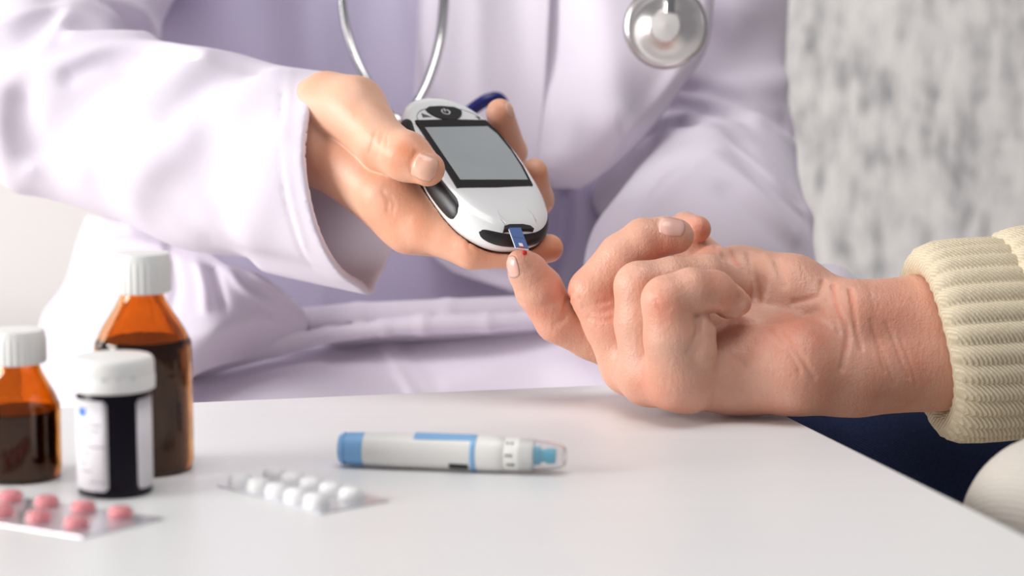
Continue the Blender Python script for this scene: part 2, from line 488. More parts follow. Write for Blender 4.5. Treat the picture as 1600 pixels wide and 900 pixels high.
def nail(f, c, axis, ln, wd, m, parent, lift=0.35, label=None):
    """a curved nail plate laid on the finger; c, axis, ln, wd in pixels"""
    a = np.array(axis, float); a /= np.linalg.norm(a); b = np.array([-a[1], a[0]])
    n = 10; pix = []
    for i in range(n + 1):
        for j in range(n + 1):
            x, y = 2 * i / n - 1, 2 * j / n - 1
            X = x * math.sqrt(1 - 0.36 * y * y); Y = y * math.sqrt(1 - 0.30 * x * x)
            pix.append(np.array(c) + a * X * ln / 2 + b * Y * wd / 2)
    h = march(f, pix); g = grad(f, h, 1.2); g /= np.linalg.norm(g, axis=1, keepdims=True)
    edge = np.array([max(abs(2 * i / n - 1), abs(2 * j / n - 1)) for i in range(n + 1) for j in range(n + 1)])
    h = h + g * (lift * (1 - 0.8 * edge ** 6))[:, None]
    fs = [(i * (n + 1) + j, i * (n + 1) + j + 1, (i + 1) * (n + 1) + j + 1, (i + 1) * (n + 1) + j) for i in range(n) for j in range(n)]
    zm = np.median(h[:, 2]); ok = np.abs(h[:, 2] - zm) < 7     # keep to the finger itself
    fs = [f_ for f_ in fs if ok[list(f_)].all()]
    keep = sorted({i for f_ in fs for i in f_}); ren = {k: i for i, k in enumerate(keep)}
    h = h[keep]; fs = [tuple(ren[i] for i in f_) for f_ in fs]
    return solid(raw('nail', c2w(h), fs, m, parent, label=label), 0.0006)

def rbf(ctrl):
    """smooth depth over pixels through (px, py, depth) points"""
    c = np.array(ctrl, float); X = c[:, :2] / 300.0
    def k(r): return np.where(r > 1e-9, r * r * np.log(r + 1e-12), 0)
    n = len(c)
    A = np.zeros((n + 3, n + 3))
    A[:n, :n] = k(np.linalg.norm(X[:, None] - X[None], axis=2)); A[:n, n] = 1; A[:n, n + 1:] = X
    A[n:, :n] = A[:n, n:].T
    w_ = np.linalg.solve(A + np.eye(n + 3) * 1e-9, np.r_[c[:, 2], 0, 0, 0])
    def f(p):
        q = np.asarray(p, float) / 300.0
        return k(np.linalg.norm(q[:, None] - X[None], axis=2)) @ w_[:n] + w_[n] + q @ w_[n + 1:]
    return f
def pix_dist(p, line):
    line = np.array(catmull(line, 6)); best = np.full(len(p), 1e9); side = np.zeros(len(p))
    for a, b in zip(line[:-1], line[1:]):
        ba = b - a
        h = np.clip((p - a) @ ba / (ba @ ba + 1e-9), 0, 1)
        q = p - a - h[:, None] * ba
        d = np.linalg.norm(q, axis=1)
        m = d < best
        best[m] = d[m]; side[m] = np.sign(ba[0] * q[m, 1] - ba[1] * q[m, 0])
    return best, side
def drape(name, left, right, ctrl, nu, nv, m, parent, specs=(), thick=0.0025, curl=None, label=None):
    """a cloth panel between two edge lines, hung at the depths in ctrl and folded by specs
    (polyline, mm towards the viewer's side, width on one side, width on the other)"""
    L = np.array(catmull(left, 12)); R = np.array(catmull(right, 12))
    def res(a, n):
        s = np.r_[0, np.cumsum(np.linalg.norm(np.diff(a, axis=0), axis=1))]
        t = np.linspace(0, s[-1], n)
        return np.stack([np.interp(t, s, a[:, 0]), np.interp(t, s, a[:, 1])], 1)
    L, R = res(L, nv), res(R, nv)
    u = np.linspace(0, 1, nu)
    G = (L[:, None] * (1 - u)[None, :, None] + R[:, None] * u[None, :, None]).reshape(-1, 2)
    d = rbf(ctrl)(G)
    for pl, amp, w1, w2 in specs:
        s, sd = pix_dist(G, pl)
        wd = np.where(sd > 0, w1, w2)
        d -= amp * np.exp(-(s / wd) ** 2)
    if curl:
        uu = np.tile(u, nv); vv = np.repeat(np.linspace(0, 1, nv), nu)
        for side, amp, wd in curl:
            e = {'l': uu, 'r': 1 - uu, 't': vv, 'b': 1 - vv}[side]
            d += amp * np.clip(1 - e / wd, 0, 1) ** 2
    V = np.stack([(G[:, 0] - 800) / F * d, (G[:, 1] - 450) / F * d, d], 1)
    fs = [(i * nu + j, (i + 1) * nu + j, (i + 1) * nu + j + 1, i * nu + j + 1) for i in range(nv - 1) for j in range(nu - 1)]
    o = raw(name, c2w(V), fs, m, parent, label=label)
    if thick: solid(o, thick)
    return o

# ------------------------------------------------------------------ the setting
def struct(o): o['kind'] = 'structure'; return o
struct(box('floor', (-3.0, -1.5, -0.05), (3.0, 3.2, 0.0), M['floor']))
struct(box('wall_back', (-3.0, 3.0, 0.0), (3.0, 3.1, 2.8), M['wall']))
struct(box('baseboard_back', (-3.0, 2.975, 0.0), (3.0, 3.0, 0.1), M['bench']))

# ------------------------------------------------------------------ table
A0, A1 = T(310, 628), T(970, 600)
B0, B1 = T(1220, 645), T(1600, 835)
db = (A0 - A1).normalized(); dr = (B1 - B0).normalized()
den = db.x * dr.y - db.y * dr.x
s = ((B0.x - A1.x) * dr.y - (B0.y - A1.y) * dr.x) / den
corner = A1 + db * s
table = thing('table', 'white painted wooden table in front with fine grain and a sharp corner', 'table', (corner.x, corner.y, 0))
dn = Vector((0, 0, -0.028))
q = [corner, corner + db * 1.3, corner + db * 1.3 + dr * 0.85, corner + dr * 0.85]
bevel(hexa('tabletop', [p + dn for p in q][::-1] + q[::-1], M['table'], table), 0.0012)
for (x, y) in ((0.06, 0.06), (1.24, 0.06), (1.24, 0.79), (0.06, 0.79)):
    c0 = corner + db * x + dr * y
    l4 = [c0 + db * (a * 0.025) + dr * (b_ * 0.025) for a, b_ in ((-1, -1), (1, -1), (1, 1), (-1, 1))]
    hexa('leg', [Vector((p.x, p.y, 0)) for p in l4][::-1] + [Vector((p.x, p.y, TABLE_Z - 0.028)) for p in l4][::-1], M['table'], table)

# ------------------------------------------------------------------ furniture behind
bench = thing('sideboard', 'low white sideboard against the pale wall behind the seated doctor', 'sideboard', (-1.0, 2.6, 0))
zt = 0.468
bevel(box('body', (-1.9, 2.35, 0.06), (-0.42, 2.90, zt), M['bench'], bench), 0.006)
bevel(box('worktop', (-1.92, 2.33, zt), (-0.40, 2.92, zt + 0.02), M['bench'], bench), 0.004)
for x in (-1.8, -0.55):
    box('foot', (x, 2.45, 0), (x + 0.05, 2.8, 0.06), M['bench'], bench)

def pillow_box(name, a, b, r, m, parent, seg=5):
    o = box(name, a, b, m, parent)
    bevel(o, r, seg)
    for p in o.data.polygons: p.use_smooth = True
    return o
sofa = thing('sofa', 'grey flecked fabric sofa behind the doctor and the patient', 'sofa', (0.75, 2.0, 0))
pillow_box('backrest', (0.16, 1.72, 0.30), (1.9, 1.98, 1.25), 0.07, M['sofa'], sofa)
pillow_box('seat', (0.16, 1.34, 0.18), (1.9, 1.74, 0.46), 0.06, M['sofa'], sofa)
for x in (0.22, 1.78):
    for y in (1.40, 1.9): box('foot', (x, y, 0), (x + 0.06, y + 0.06, 0.2), M['mark'], sofa)

# rounded beige armrest beside the table
arm = thing('armchair', 'beige upholstered armchair arm rounded beside the right table edge', 'armchair', tuple(P(1640, 800, 800).to_2d()) + (0,))
fa = un([cone(C(1662, 835, 800), C(1850, 905, 850), 41, 40), cone(C(1662, 1000, 800), C(1850, 1050, 850), 41, 40)], 20)
soft('armrest', fa, [150, 30, 690], [400, 260, 980], 5, M['beige'], arm)
pa = P(1700, 950, 830)
box('side_panel', (pa.x - 0.03, pa.y - 0.05, 0.02), (pa.x + 0.10, pa.y + 0.10, pa.z), M['beige'], arm)

#@@PEOPLE
# ------------------------------------------------------------------ glucose meter (frame: W across, L towards the strip end, N out of the screen)
mW = np.array([0.864, -0.028, 0.503]); mW /= np.linalg.norm(mW)
mL = np.array([0.402, 0.641, -0.653]); mL -= mW * (mL @ mW); mL /= np.linalg.norm(mL)
mN = -np.cross(mW, mL)
mC = C(740, 275, 965)
MA, MB, MEX, MO = 28.5, 57.0, 2.5, -3.2
def MM(w_, l, n): return mC + mW * w_ + mL * l + mN * n
def m_out(phi):
    c, s_ = math.cos(phi), math.sin(phi)
    x = math.copysign(abs(c) ** (2 / MEX), c) * MA
    y = math.copysign(abs(s_) ** (2 / MEX), s_) * MB
    return x * (1 + 0.05 * y / MB), y + MO
LAY = [(0.0, -11.5), (0.55, -11.5), (0.80, -10.5), (0.93, -7.0), (0.985, -3.0), (1.0, 0.0), (0.99, 2.8), (0.955, 5.2), (0.90, 7.0), (0.83, 8.0), (0.72, 8.5), (0.40, 8.6), (0.0, 8.6)]
def m_surf(phi, t, off=0.0):
    i = min(int(t), len(LAY) - 2); k = t - i
    s_ = LAY[i][0] * (1 - k) + LAY[i + 1][0] * k; n = LAY[i][1] * (1 - k) + LAY[i + 1][1] * k
    ds, dn_ = LAY[i + 1][0] - LAY[i][0], LAY[i + 1][1] - LAY[i][1]
    x, y = m_out(phi); y -= MO; r = math.hypot(x, y)
    nl = math.hypot(ds * r, dn_) + 1e-9
    no, nn = dn_ / nl, -ds * r / nl
    k2 = s_ + off * no / r
    return MM(x * k2, y * k2 + MO, n + off * nn)
def meter_sdf(p):
    q = p - mC
    a, b, c = q @ mW, q @ mL, q @ mN
    rim = 1.0 - 0.16 * np.clip(np.abs(c + 1) / 10, 0, 1) ** 2.5
    e = ((np.abs(a) / (MA * rim)) ** MEX + (np.abs(b - MO) / (MB * rim)) ** MEX) ** (1 / MEX)
    return np.maximum((e - 1) * MA, np.abs(c + 1.45) - 10.05)
meter = thing('glucose_meter', 'white oval blood glucose meter with a black framed grey screen, held in the hand', 'glucose meter', c2w(mC)[0])
NS = 96
vs, fs = [], []
for i, (s_, n) in enumerate(LAY[1:-1]):
    for k in range(NS):
        x, y = m_out(2 * math.pi * k / NS); vs.append(MM(x * s_, (y - MO) * s_ + MO, n))
for i in range(len(LAY) - 3):
    for k in range(NS):
        k2 = (k + 1) % NS; fs.append((i * NS + k, i * NS + k2, (i + 1) * NS + k2, (i + 1) * NS + k))
fs.append(tuple(range(NS))[::-1]); fs.append(tuple(range((len(LAY) - 3) * NS, (len(LAY) - 2) * NS)))
raw('body', c2w(vs), fs, M['white'], meter)
def m_patch(name, p0, p1, t0, t1, off, m, nu=28, nv=8, taper=0.35, **kw):
    v, f = [], []
    for i in range(nu + 1):
        u = i / nu; e = abs(2 * u - 1)
        sh = (1 - e ** 6) ** 0.5 if taper else 1
        for j in range(nv + 1):
            tt = j / nv
            tm = (t0 + t1) / 2 + (tt - 0.5) * (t1 - t0) * max(sh, 0.08)
            rim = max(abs(2 * tt - 1), e) ** 6
            v.append(m_surf(p0 + (p1 - p0) * u, tm, off * (1 - rim * 0.9)))
    for i in range(nu):
        for j in range(nv):
            a = i * (nv + 1) + j; f.append((a, a + 1, a + nv + 2, a + nv + 1))
    return raw(name, c2w(v), f, m, meter, **kw)
m_patch('grip', math.pi - 0.62, math.pi - 0.02, 4.1, 8.2, 0.7, M['black'], label='black rubber grip below the thumb')
m_patch('grip', math.pi + 0.02, math.pi + 0.66, 4.1, 8.2, 0.7, M['black'], label='black rubber grip above the thumb')
m_patch('grip', -0.62, 0.30, 3.2, 6.8, 0.5, M['black'], label='black strip along the far edge')
m_patch('strip_port', math.pi / 2 - 0.95, math.pi / 2 + 0.58, 4.6, 6.9, 0.5, M['black'], nu=40, label='black strip port edge')
def m_flat(name, poly, n, th, m, parent=meter, **kw):
    k = len(poly)
    v = [MM(x, y, n) for x, y in poly] + [MM(x, y, n + th) for x, y in poly]
    f = [tuple(range(k))[::-1], tuple(range(k, 2 * k))] + [(i, (i + 1) % k, k + (i + 1) % k, k + i) for i in range(k)]
    return raw(name, c2w(v), f, m, parent, smooth=False, **kw)
scr = m_flat('screen', [(-21, -33), (0, -34.2), (19.0, -34), (21.6, -25), (22.8, -12), (22.8, 4), (21.2, 19), (0, 20.3), (-21, 20.3)], 8.3, 0.9, M['glossblack'])
m_flat('display', [(-18.2, -27.0), (17.6, -28.6), (20.2, -22), (21.6, -8), (21.4, 4), (20.2, 15.0), (-17.0, 15.0)], 9.15, 0.12, M['lcd'], parent=scr, label='blank grey display')
cx_, cy_, rr = -1.2, -39.6, 8.8
btn = m_flat('power_button', [(cx_ + rr * math.cos(a) * 1.12, cy_ - 3.2 + 8.6 * math.sin(a)) for a in np.linspace(0.02, math.pi - 0.02, 20)] + [(cx_ - 7, cy_ - 5.3), (cx_, cy_ - 6.0), (cx_ + 7, cy_ - 5.3)], 8.0, 1.2, M['black'])
def glyph(pts, r, n, parent, m): return tube('power_mark', [c2w(MM(x, y, n))[0] for x, y in pts], r, m, parent, seg=6, sub=3)
glyph([(cx_ + 0.3 + 2.1 * math.cos(a), cy_ - 0.8 + 2.1 * math.sin(a)) for a in np.linspace(-1.0, 4.1, 12)], 0.00035, 9.25, btn, M['capwhite'])
glyph([(cx_ + 0.3, cy_ - 3.3), (cx_ + 0.3, cy_ - 2.2), (cx_ + 0.3, cy_ - 1.0)], 0.00035, 9.25, btn, M['capwhite'])
m_flat('arrow', [(-15.2, -36.2), (-9.6, -36.6), (-14.4, -40.0)], 8.25, 0.3, M['mark'], label='small grey arrow left of the button')
m_flat('arrow', [(12.5, -38.5), (18.0, -38.0), (16.4, -35.2)], 8.0, 0.3, M['mark'], label='small grey arrow right of the button')
def seam(pts, r=0.00022, n=8.45, name='seam'):
    return tube(name, [c2w(MM(x, y, n))[0] for x, y in pts], r, M['groove'], meter, seg=6, sub=6)
seam([(-18.5, -34), (-18.0, -37.5), (-14.5, -42), (-9.5, -44.2)])
seam([(18.0, -35), (16.0, -40), (9.5, -44.2)], n=8.35)
seam([(-6.5, 47.5), (-7.6, 41), (-5.2, 33), (-6.5, 25.5), (-2, 23.6), (6, 23.6), (9.2, 27), (9.2, 34), (11, 41), (11, 45)], n=8.25)
# notch over the strip and the strip itself
m_flat('strip_slot', [(-8.6, 50.4), (-7.4, 48.0), (-4, 46.8), (3, 46.8), (6.6, 48.0), (7.6, 50.4)], 4.0, 3.4, M['black'])
sa, sb = MM(-1.6, 46.5, 6.4), C(815.5, 388.5, 908)
sd = sb - sa; sl = np.linalg.norm(sd); sd /= sl
sw = mW - sd * (mW @ sd); sw /= np.linalg.norm(sw); sn = np.cross(sd, sw)
if sn @ mN < 0: sn = -sn
strip = tag(bpy.data.objects.new('test_strip', None), 'blue paper test strip sticking out of the white meter onto a fingertip', 'test strip')
COL.objects.link(strip); strip.location = c2w(sa)[0]
def s_box(name, l0, l1, w0, w1, n0, n1, m, **kw):
    e = [sa + sd * l + sw * a + sn * n for n in (n0, n1) for l, a in ((l0, w0), (l0, w1), (l1, w1), (l1, w0))]
    return hexa(name, c2w(e), m, strip, **kw)
s_box('carrier', 0, sl, -3.2, 3.2, -0.3, 0.1, M['white'], label='white strip backing')
s_box('film', 0, sl - 0.2, -2.9, 3.2, 0.1, 0.35, M['strip'], label='blue strip film')
s_box('line', sl * 0.55, sl * 0.55 + 0.4, -2.9, 3.2, 0.34, 0.42, M['mark'])
s_box('window', sl - 5.0, sl - 1.6, -0.9, 0.9, 0.34, 0.45, M['label'], label='pale reaction window')
s_box('window_tip', sl - 1.7, sl - 0.1, -1.2, 1.2, 0.34, 0.46, M['blood'], label='red blood soaked tip of the window')

def smin_max(a, b, k): return -smin(-a, -b, k)
# ------------------------------------------------------------------ doctor
doc = thing('person', 'seated doctor in a white coat holding a glucose meter toward the patient', 'person', tuple(P(640, 520, 1190).to_2d()) + (0,))

# hand
A_low = un([chain([(330, 225, 1022, 22), (490, 195, 992, 24)]), chain([(470, 218, 992, 20), (545, 258, 975, 16.5), (612, 312, 958, 14.2)], 4)], 8)
A_palm = un([cone(C(520, 215, 995), MM(-30, -4, -26), 20, 15), cone(MM(-30, 8, -24), MM(2, 14, -27), 14, 11), cone(MM(-26, -14, -26), MM(4, -10, -29), 13, 10.5)], 10)
A_thumb = chain([(512, 165, 980, 17), (552, 172, 968, 16.2), (598, 226, 950, 12.2), (636, 245, 938, 11.4), (668, 264, 932, 8.2)], 5)
A_index = chain([(605, 306, 958, 14.6), (665, 352, 951, 12.2), (738, 386, 942, 10.2), (808, 392, 945, 8.6), (858, 388, 955, 6.8)], 4)
A_mid = un([cone(MM(-4, 14, -28), C(800, 345, 1004), 10.5, 9), cone(C(800, 345, 1004), C(840, 312, 1002), 9, 7.8), cone(C(840, 312, 1002), C(835, 268, 990), 7.8, 6.6)], 4)
A_ring = un([cone(MM(-4, -10, -29), C(762, 292, 1018), 10.5, 9.5), cone(C(762, 292, 1018), C(797, 238, 1022), 9.5, 8.4), cone(C(797, 238, 1022), C(781, 176, 1004), 8.4, 7.0)], 4)
def A_raw(p):
    d = smin(A_low(p), A_palm(p), 12)
    d = smin(d, A_index(p), 5)
    d = smin(d, A_mid(p), 4); d = smin(d, A_ring(p), 4)
    d = smin(d, A_thumb(p), 2.2)
    return np.maximum(d, -(meter_sdf(p) - 0.25))
A_f = folds(A_raw, [
    ([(588, 205), (583, 222), (577, 238)], -0.5, 1.0), ([(598, 208), (596, 224), (590, 243)], -0.45, 1.0), ([(604, 214), (605, 226), (600, 246)], -0.35, 0.9),
    ([(598, 300), (606, 312), (606, 330)], -0.45, 1.0), ([(610, 305), (615, 318), (613, 332)], -0.35, 0.9),
    ([(735, 372), (732, 385), (738, 395)], -0.35, 0.9), ([(570, 195), (600, 235)], 0.8, 5), ([(560, 130), (545, 170)], 0.6, 6),
    ([(650, 238), (641, 258), (648, 276)], -0.5, 1.1), ([(650, 238), (662, 241), (676, 247)], -0.3, 0.9),
])
blA = [(636, 243, 10, 0.9), (620, 250, 9, 0.7), (672, 262, 8, 0.9), (605, 345, 16, 0.6), (650, 360, 16, 0.6), (740, 385, 14, 0.75), (700, 385, 14, 0.5), (860, 385, 10, 0.8), (785, 178, 8, 0.6), (838, 275, 8, 0.6), (510, 260, 12, 0.5), (575, 255, 8, 0.6)]
hA = soft('hand', A_f, [-150, -125, 900], [35, 20, 1050], 0.9, M['skin_a'], doc, blA)
nail(A_f, (664, 262), (20, 8), 40, 42, M['nail_a'], hA)
nail(A_f, (797, 172), (-4, -14), 26, 12, M['nail_a'], hA)

# coat sleeve on the near side
S_out = un([cone(C(690, 306, 978), C(330, 238, 1035), 53, 49), cone(C(330, 238, 1035), C(75, 162, 1085), 49, 48), cone(C(45, 150, 1090), C(150, -190, 1190), 46, 74), cone(C(640, 452, 998), C(420, 408, 1016), 5, 4)], 20)
S_fore = cone(C(690, 306, 978), C(330, 238, 1035), 53, 49)
cuff_ax = C(548, 282, 1000) - C(330, 238, 1035); cuff_ax /= np.linalg.norm(cuff_ax)
cuff_n = np.array([0.92, -0.12, -0.37]); cuff_n /= np.linalg.norm(cuff_n)
cuff_c = C(553, 284, 1000)
S_fold = folds(S_out, [
    ([(30, 282), (70, 246), (130, 208), (200, 165), (262, 132), (318, 92)], 7, 11, 1), ([(70, 235), (110, 190), (150, 140), (185, 112)], -13, 16),
    ([(-10, 142), (30, 114), (70, 78), (108, 22)], 9, 8, 1), ([(-10, 90), (40, 66), (90, 14)], -6, 11),
    ([(6, 150), (2, 200), (10, 245), (28, 284)], 8, 7, 1), ([(34, 160), (34, 200), (46, 240)], -7, 9),
    ([(78, 108), (120, 92), (180, 74), (250, 74), (315, 92)], 6, 7, 1), ([(110, 118), (160, 96), (230, 86), (300, 98)], -6, 5), ([(120, 62), (180, 58), (250, 60)], 5, 6),
    ([(128, 42), (170, 46), (222, 52)], -10, 7), ([(145, 5), (200, 26), (232, 55)], -4, 4), ([(150, -8), (215, 16), (240, 50)], 5, 4, 1),
    ([(-10, 46), (70, 14), (140, 8)], 5, 6, 1), ([(135, 8), (170, 16), (205, 40)], 3, 3),
    ([(318, 92), (350, 98), (400, 104)], -2.5, 7), ([(300, 230), (360, 170), (420, 128)], 3.5, 14), ([(270, 180), (330, 130), (390, 112)], -3, 9),
    ([(240, 345), (280, 280), (320, 215)], -4, 13), ([(150, 285), (210, 300), (280, 345)], -4, 14), ([(200, 300), (230, 260), (290, 215)], 3, 12), ([(372, 395), (410, 300), (420, 230)], 2.5, 12), ([(320, 300), (350, 360), (370, 400)], -2.5, 12),
    ([(446, 112), (440, 200), (446, 300), (468, 385), (486, 425)], -0.9, 1.5), ([(452, 112), (447, 200), (454, 300), (476, 385)], 0.7, 2.0),
    ([(440, 200), (443, 225), (470, 245)], 1.4, 5, 1), ([(330, 380), (400, 400), (480, 420)], -2, 10),
])
def S_f(p):                       # a closed sleeve, hollow for its last 15 cm and cut open at the cuff
    d = S_fold(p)
    depth_in = (cuff_c - p) @ cuff_ax
    hollow = smin_max(smin_max(d + 4.2, depth_in - 70, 3), S_fore(p) - 3, 3)
    return smin_max(smin_max(d, (p - cuff_c) @ cuff_n, 2.5), -hollow, 2.0)
coat = drape('coat', [(648, -60), (640, 120), (642, 300), (668, 390), (705, 425)], [(862, -60), (856, 60), (850, 160), (838, 300), (836, 468)],
    [(640, -60, 1172), (640, 150, 1160), (650, 380, 1150), (750, -60, 1160), (750, 150, 1142), (750, 330, 1140), (855, -60, 1150), (850, 150, 1136), (838, 300, 1136), (836, 460, 1146), (760, 440, 1148)], 50, 90, M['coat'], doc,
    [([(690, -60), (680, 120), (690, 330)], 3, 25, 40), ([(800, -60), (810, 120), (790, 330)], -3, 30, 30), ([(690, 395), (760, 440), (836, 455)], 3, 20, 12)], 0.0025, [('l', 14, 0.15)])
sl = soft('sleeve', S_f, [-420, -290, 930], [-50, 20, 1270], 1.9, M['coat'], coat)

# the other front panel of the coat, hanging over the far arm
drape('front_panel', [(832, -60), (832, 100), (828, 230), (830, 292)], [(1120, -60), (1106, 70), (1066, 135), (1010, 212), (950, 268), (905, 296)],
    [(832, -60, 1160), (832, 100, 1150), (830, 292, 1145), (940, -60, 1135), (940, 100, 1118), (930, 200, 1110), (890, 292, 1126), (1110, -40, 1135), (1090, 90, 1122), (1020, 190, 1116), (950, 262, 1120)], 60, 70, M['coat'], coat,
    [([(925, -60), (945, 80), (960, 160)], 5, 50, 40), ([(870, 0), (880, 140), (900, 280)], -5, 30, 40), ([(860, 255), (920, 235), (980, 190)], 4, 30, 30), ([(1090, 60), (1040, 140), (960, 240)], 2.5, 14, 8)], 0.003, [('b', 16, 0.10), ('r', 8, 0.05)])
# far sleeve
G_out = un([cone(C(1122, -110, 1215), C(1138, 190, 1205), 45, 33), cone(C(1145, 220, 1195), C(1095, 428, 1090), 35, 64), cone(C(1060, 60, 1225), C(1020, 300, 1215), 34, 34)], 25)
G_f = folds(G_out, [
    ([(1060, 110), (1110, 138), (1160, 140), (1220, 128)], 6.25, 8), ([(1065, 135), (1130, 152), (1200, 180), (1230, 195)], -6.25, 7), ([(1050, 145), (1100, 160), (1170, 182), (1235, 225)], 6.00, 7, 1),
    ([(1035, 165), (1080, 172), (1160, 190)], -7.00, 7), ([(1010, 190), (1080, 182), (1150, 190), (1180, 190)], 5.00, 6), ([(1000, 232), (1040, 212), (1075, 208), (1100, 210)], 9.00, 9, 1), ([(990, 222), (1040, 200), (1090, 205)], -6.00, 6),
    ([(1100, 210), (1150, 230), (1220, 300), (1262, 340)], 6.25, 9, 1), ([(1110, 250), (1180, 300), (1240, 370)], 3.75, 10, 1), ([(1000, 345), (1050, 290), (1110, 248)], 3.75, 9, 1),
    ([(905, 420), (925, 340), (960, 270)], 6.25, 10), ([(960, 400), (980, 330), (1020, 270)], -5.00, 10), ([(1150, 225), (1190, 280), (1250, 330)], -5.00, 9),
    ([(1090, 60), (1150, 80), (1200, 60)], -3.75, 15), ([(1150, 20), (1130, 60), (1110, 90)], 3.75, 12), ([(1140, 300), (1190, 345), (1240, 390)], -2.50, 8),
])
soft('sleeve', G_f, [20, -250, 1010], [190, 30, 1290], 2.4, M['coat'], coat)
# white coat fold behind the patient's wrist
soft('coat_tail', un([cone(C(1290, 470, 1060), C(1330, 480, 1100), 18, 16), cone(C(1200, 520, 1060), C(1290, 470, 1060), 24, 18)], 10), [100, -40, 1010], [220, 60, 1140], 3, M['coat'], coat)

# scrub top under the coat
drape('scrub_top', [(215, -80), (225, 100), (250, 300), (270, 430), (270, 560)], [(1010, -80), (1010, 100), (1010, 300), (1000, 430), (990, 560)],
    [(215, -80, 1215), (250, 200, 1210), (270, 430, 1195), (270, 560, 1185), (400, -60, 1190), (400, 100, 1178), (480, 300, 1170), (480, 450, 1165), (560, -60, 1180), (650, 200, 1165), (650, 440, 1160), (830, -60, 1190), (830, 300, 1185), (850, 460, 1180), (1010, -80, 1230), (1010, 300, 1240), (990, 560, 1215), (640, 560, 1160), (900, 400, 1200)], 90, 80, M['scrub'], doc,
    [([(480, -60), (490, 60), (500, 200)], 8, 40, 60), ([(395, -60), (420, 80), (430, 200)], -6, 40, 40), ([(580, -60), (570, 60), (590, 300)], -4, 30, 30), ([(905, 300), (900, 370), (870, 430)], 9, 14, 20), ([(880, 300), (872, 380), (850, 440)], -8, 10, 14), ([(515, 380), (513, 430), (512, 470)], 2, 14, 4)], 0.003)

# skirt of the coat over the lap, with two soft rolls at the waist
lap = drape('skirt', [(285, 540), (250, 600), (200, 680)], [(1060, 470), (1080, 540), (1120, 680)],
    [(285, 560, 1125), (250, 600, 1090), (200, 680, 1010), (480, 525, 1140), (460, 600, 1075), (440, 680, 1005), (640, 515, 1140), (640, 600, 1080), (640, 680, 1005), (840, 495, 1140), (850, 600, 1080), (880, 680, 1005), (1060, 470, 1135), (1080, 540, 1090), (1100, 680, 1010)], 110, 60, M['coat'], coat,
    [([(588, 528), (610, 565), (640, 612)], 3.0, 3, 18), ([(618, 540), (650, 580), (672, 608)], 1.2, 10, 10), ([(300, 612), (400, 560), (480, 535), (560, 530)], -5, 12, 14), ([(330, 625), (440, 585), (500, 560)], 4, 14, 12), ([(640, 540), (760, 560), (900, 545)], -2, 14, 20), ([(700, 600), (800, 575), (900, 565)], 2, 14, 14)], 0.003)
R_f = folds(un([chain([(470, 502, 1112, 7.6), (560, 494, 1112, 7.6), (700, 487, 1114, 7.2), (850, 480, 1120, 7), (960, 470, 1140, 7)], 4),
          chain([(220, 592, 1092, 7), (330, 562, 1096, 7.5), (430, 540, 1100, 6.0), (510, 524, 1102, 4.6), (600, 513, 1103, 4.4), (660, 509, 1104, 5.2), (760, 506, 1108, 4.8), (900, 498, 1118, 4.8)], 4),
          chain([(520, 524, 1124, 6), (850, 505, 1130, 6)], 4)], 0.8), [([(478, 478), (479, 500), (480, 518)], -1.0, 1.2), ([(500, 482), (650, 472), (840, 464)], 0.8, 2.0, 1)])
soft('belt', R_f, [-220, -10, 1060], [80, 75, 1160], 1.6, M['coat'], coat)
# lit side of the coat bulging over the hip
drape('coat_side', [(135, 335), (120, 375), (100, 440), (66, 490), (50, 560), (45, 680)], [(300, 360), (345, 408), (412, 432), (478, 492), (455, 540), (300, 590), (290, 680)],
    [(135, 335, 1130), (100, 440, 1135), (50, 560, 1130), (45, 680, 1120), (170, 400, 1106), (150, 520, 1086), (150, 640, 1066), (250, 440, 1084), (260, 560, 1056), (260, 660, 1030), (330, 420, 1080), (340, 520, 1058), (400, 480, 1076), (470, 490, 1100), (380, 560, 1086)], 70, 70, M['coat'], coat,
    [([(270, 410), (275, 450), (265, 490)], -2.5, 6, 8), ([(310, 415), (318, 450), (320, 480)], 3, 7, 8), ([(335, 420), (345, 455), (350, 480)], -3, 6, 6), ([(360, 425), (380, 450), (430, 480)], 2, 7, 7), ([(150, 390), (200, 378), (250, 385)], 4, 10, 12), ([(130, 400), (160, 370), (190, 360)], -4, 8, 8), ([(230, 540), (310, 525), (400, 500)], 5, 30, 16), ([(395, 428), (440, 460), (474, 488)], 1.5, 4, 6)], 0.003, [('l', 40, 0.16)])

# ------------------------------------------------------------------ stethoscope hanging over the doctor's chest
st = thing('stethoscope', 'steel stethoscope with navy tubing hanging around the doctor\'s neck', 'stethoscope', P(655, 180, 1130))
pw = lambda pts: [c2w(C(*p))[0] for p in pts]
tube('ear_tube', pw([(533, -60, 1150), (537, 20, 1145), (552, 80, 1138), (575, 128, 1128), (603, 170, 1112), (622, 192, 1104)]), 0.0024, M['chrome'], st)
tube('ear_tube', pw([(697, -60, 1145), (692, 30, 1135), (684, 80, 1128), (668, 130, 1118), (650, 165, 1110), (632, 192, 1104)]), 0.0030, M['chrome'], st)
tube('yoke', pw([(616, 187, 1105), (627, 194, 1104), (640, 197, 1100)]), 0.0042, M['chrome'], st)
tube('tubing', pw([(640, 197, 1100), (680, 205, 1090), (715, 190, 1085), (742, 168, 1085), (762, 156, 1085), (780, 155, 1088), (787, 175, 1090), (784, 230, 1096), (770, 310, 1105), (740, 340, 1110)]), 0.0036, M['tubing'], st)
cc = C(1040, 42, 1085)
ca = Vector(CM.T @ np.array([-0.10, 0.06, -1.0])); cw = Vector(c2w(cc)[0])
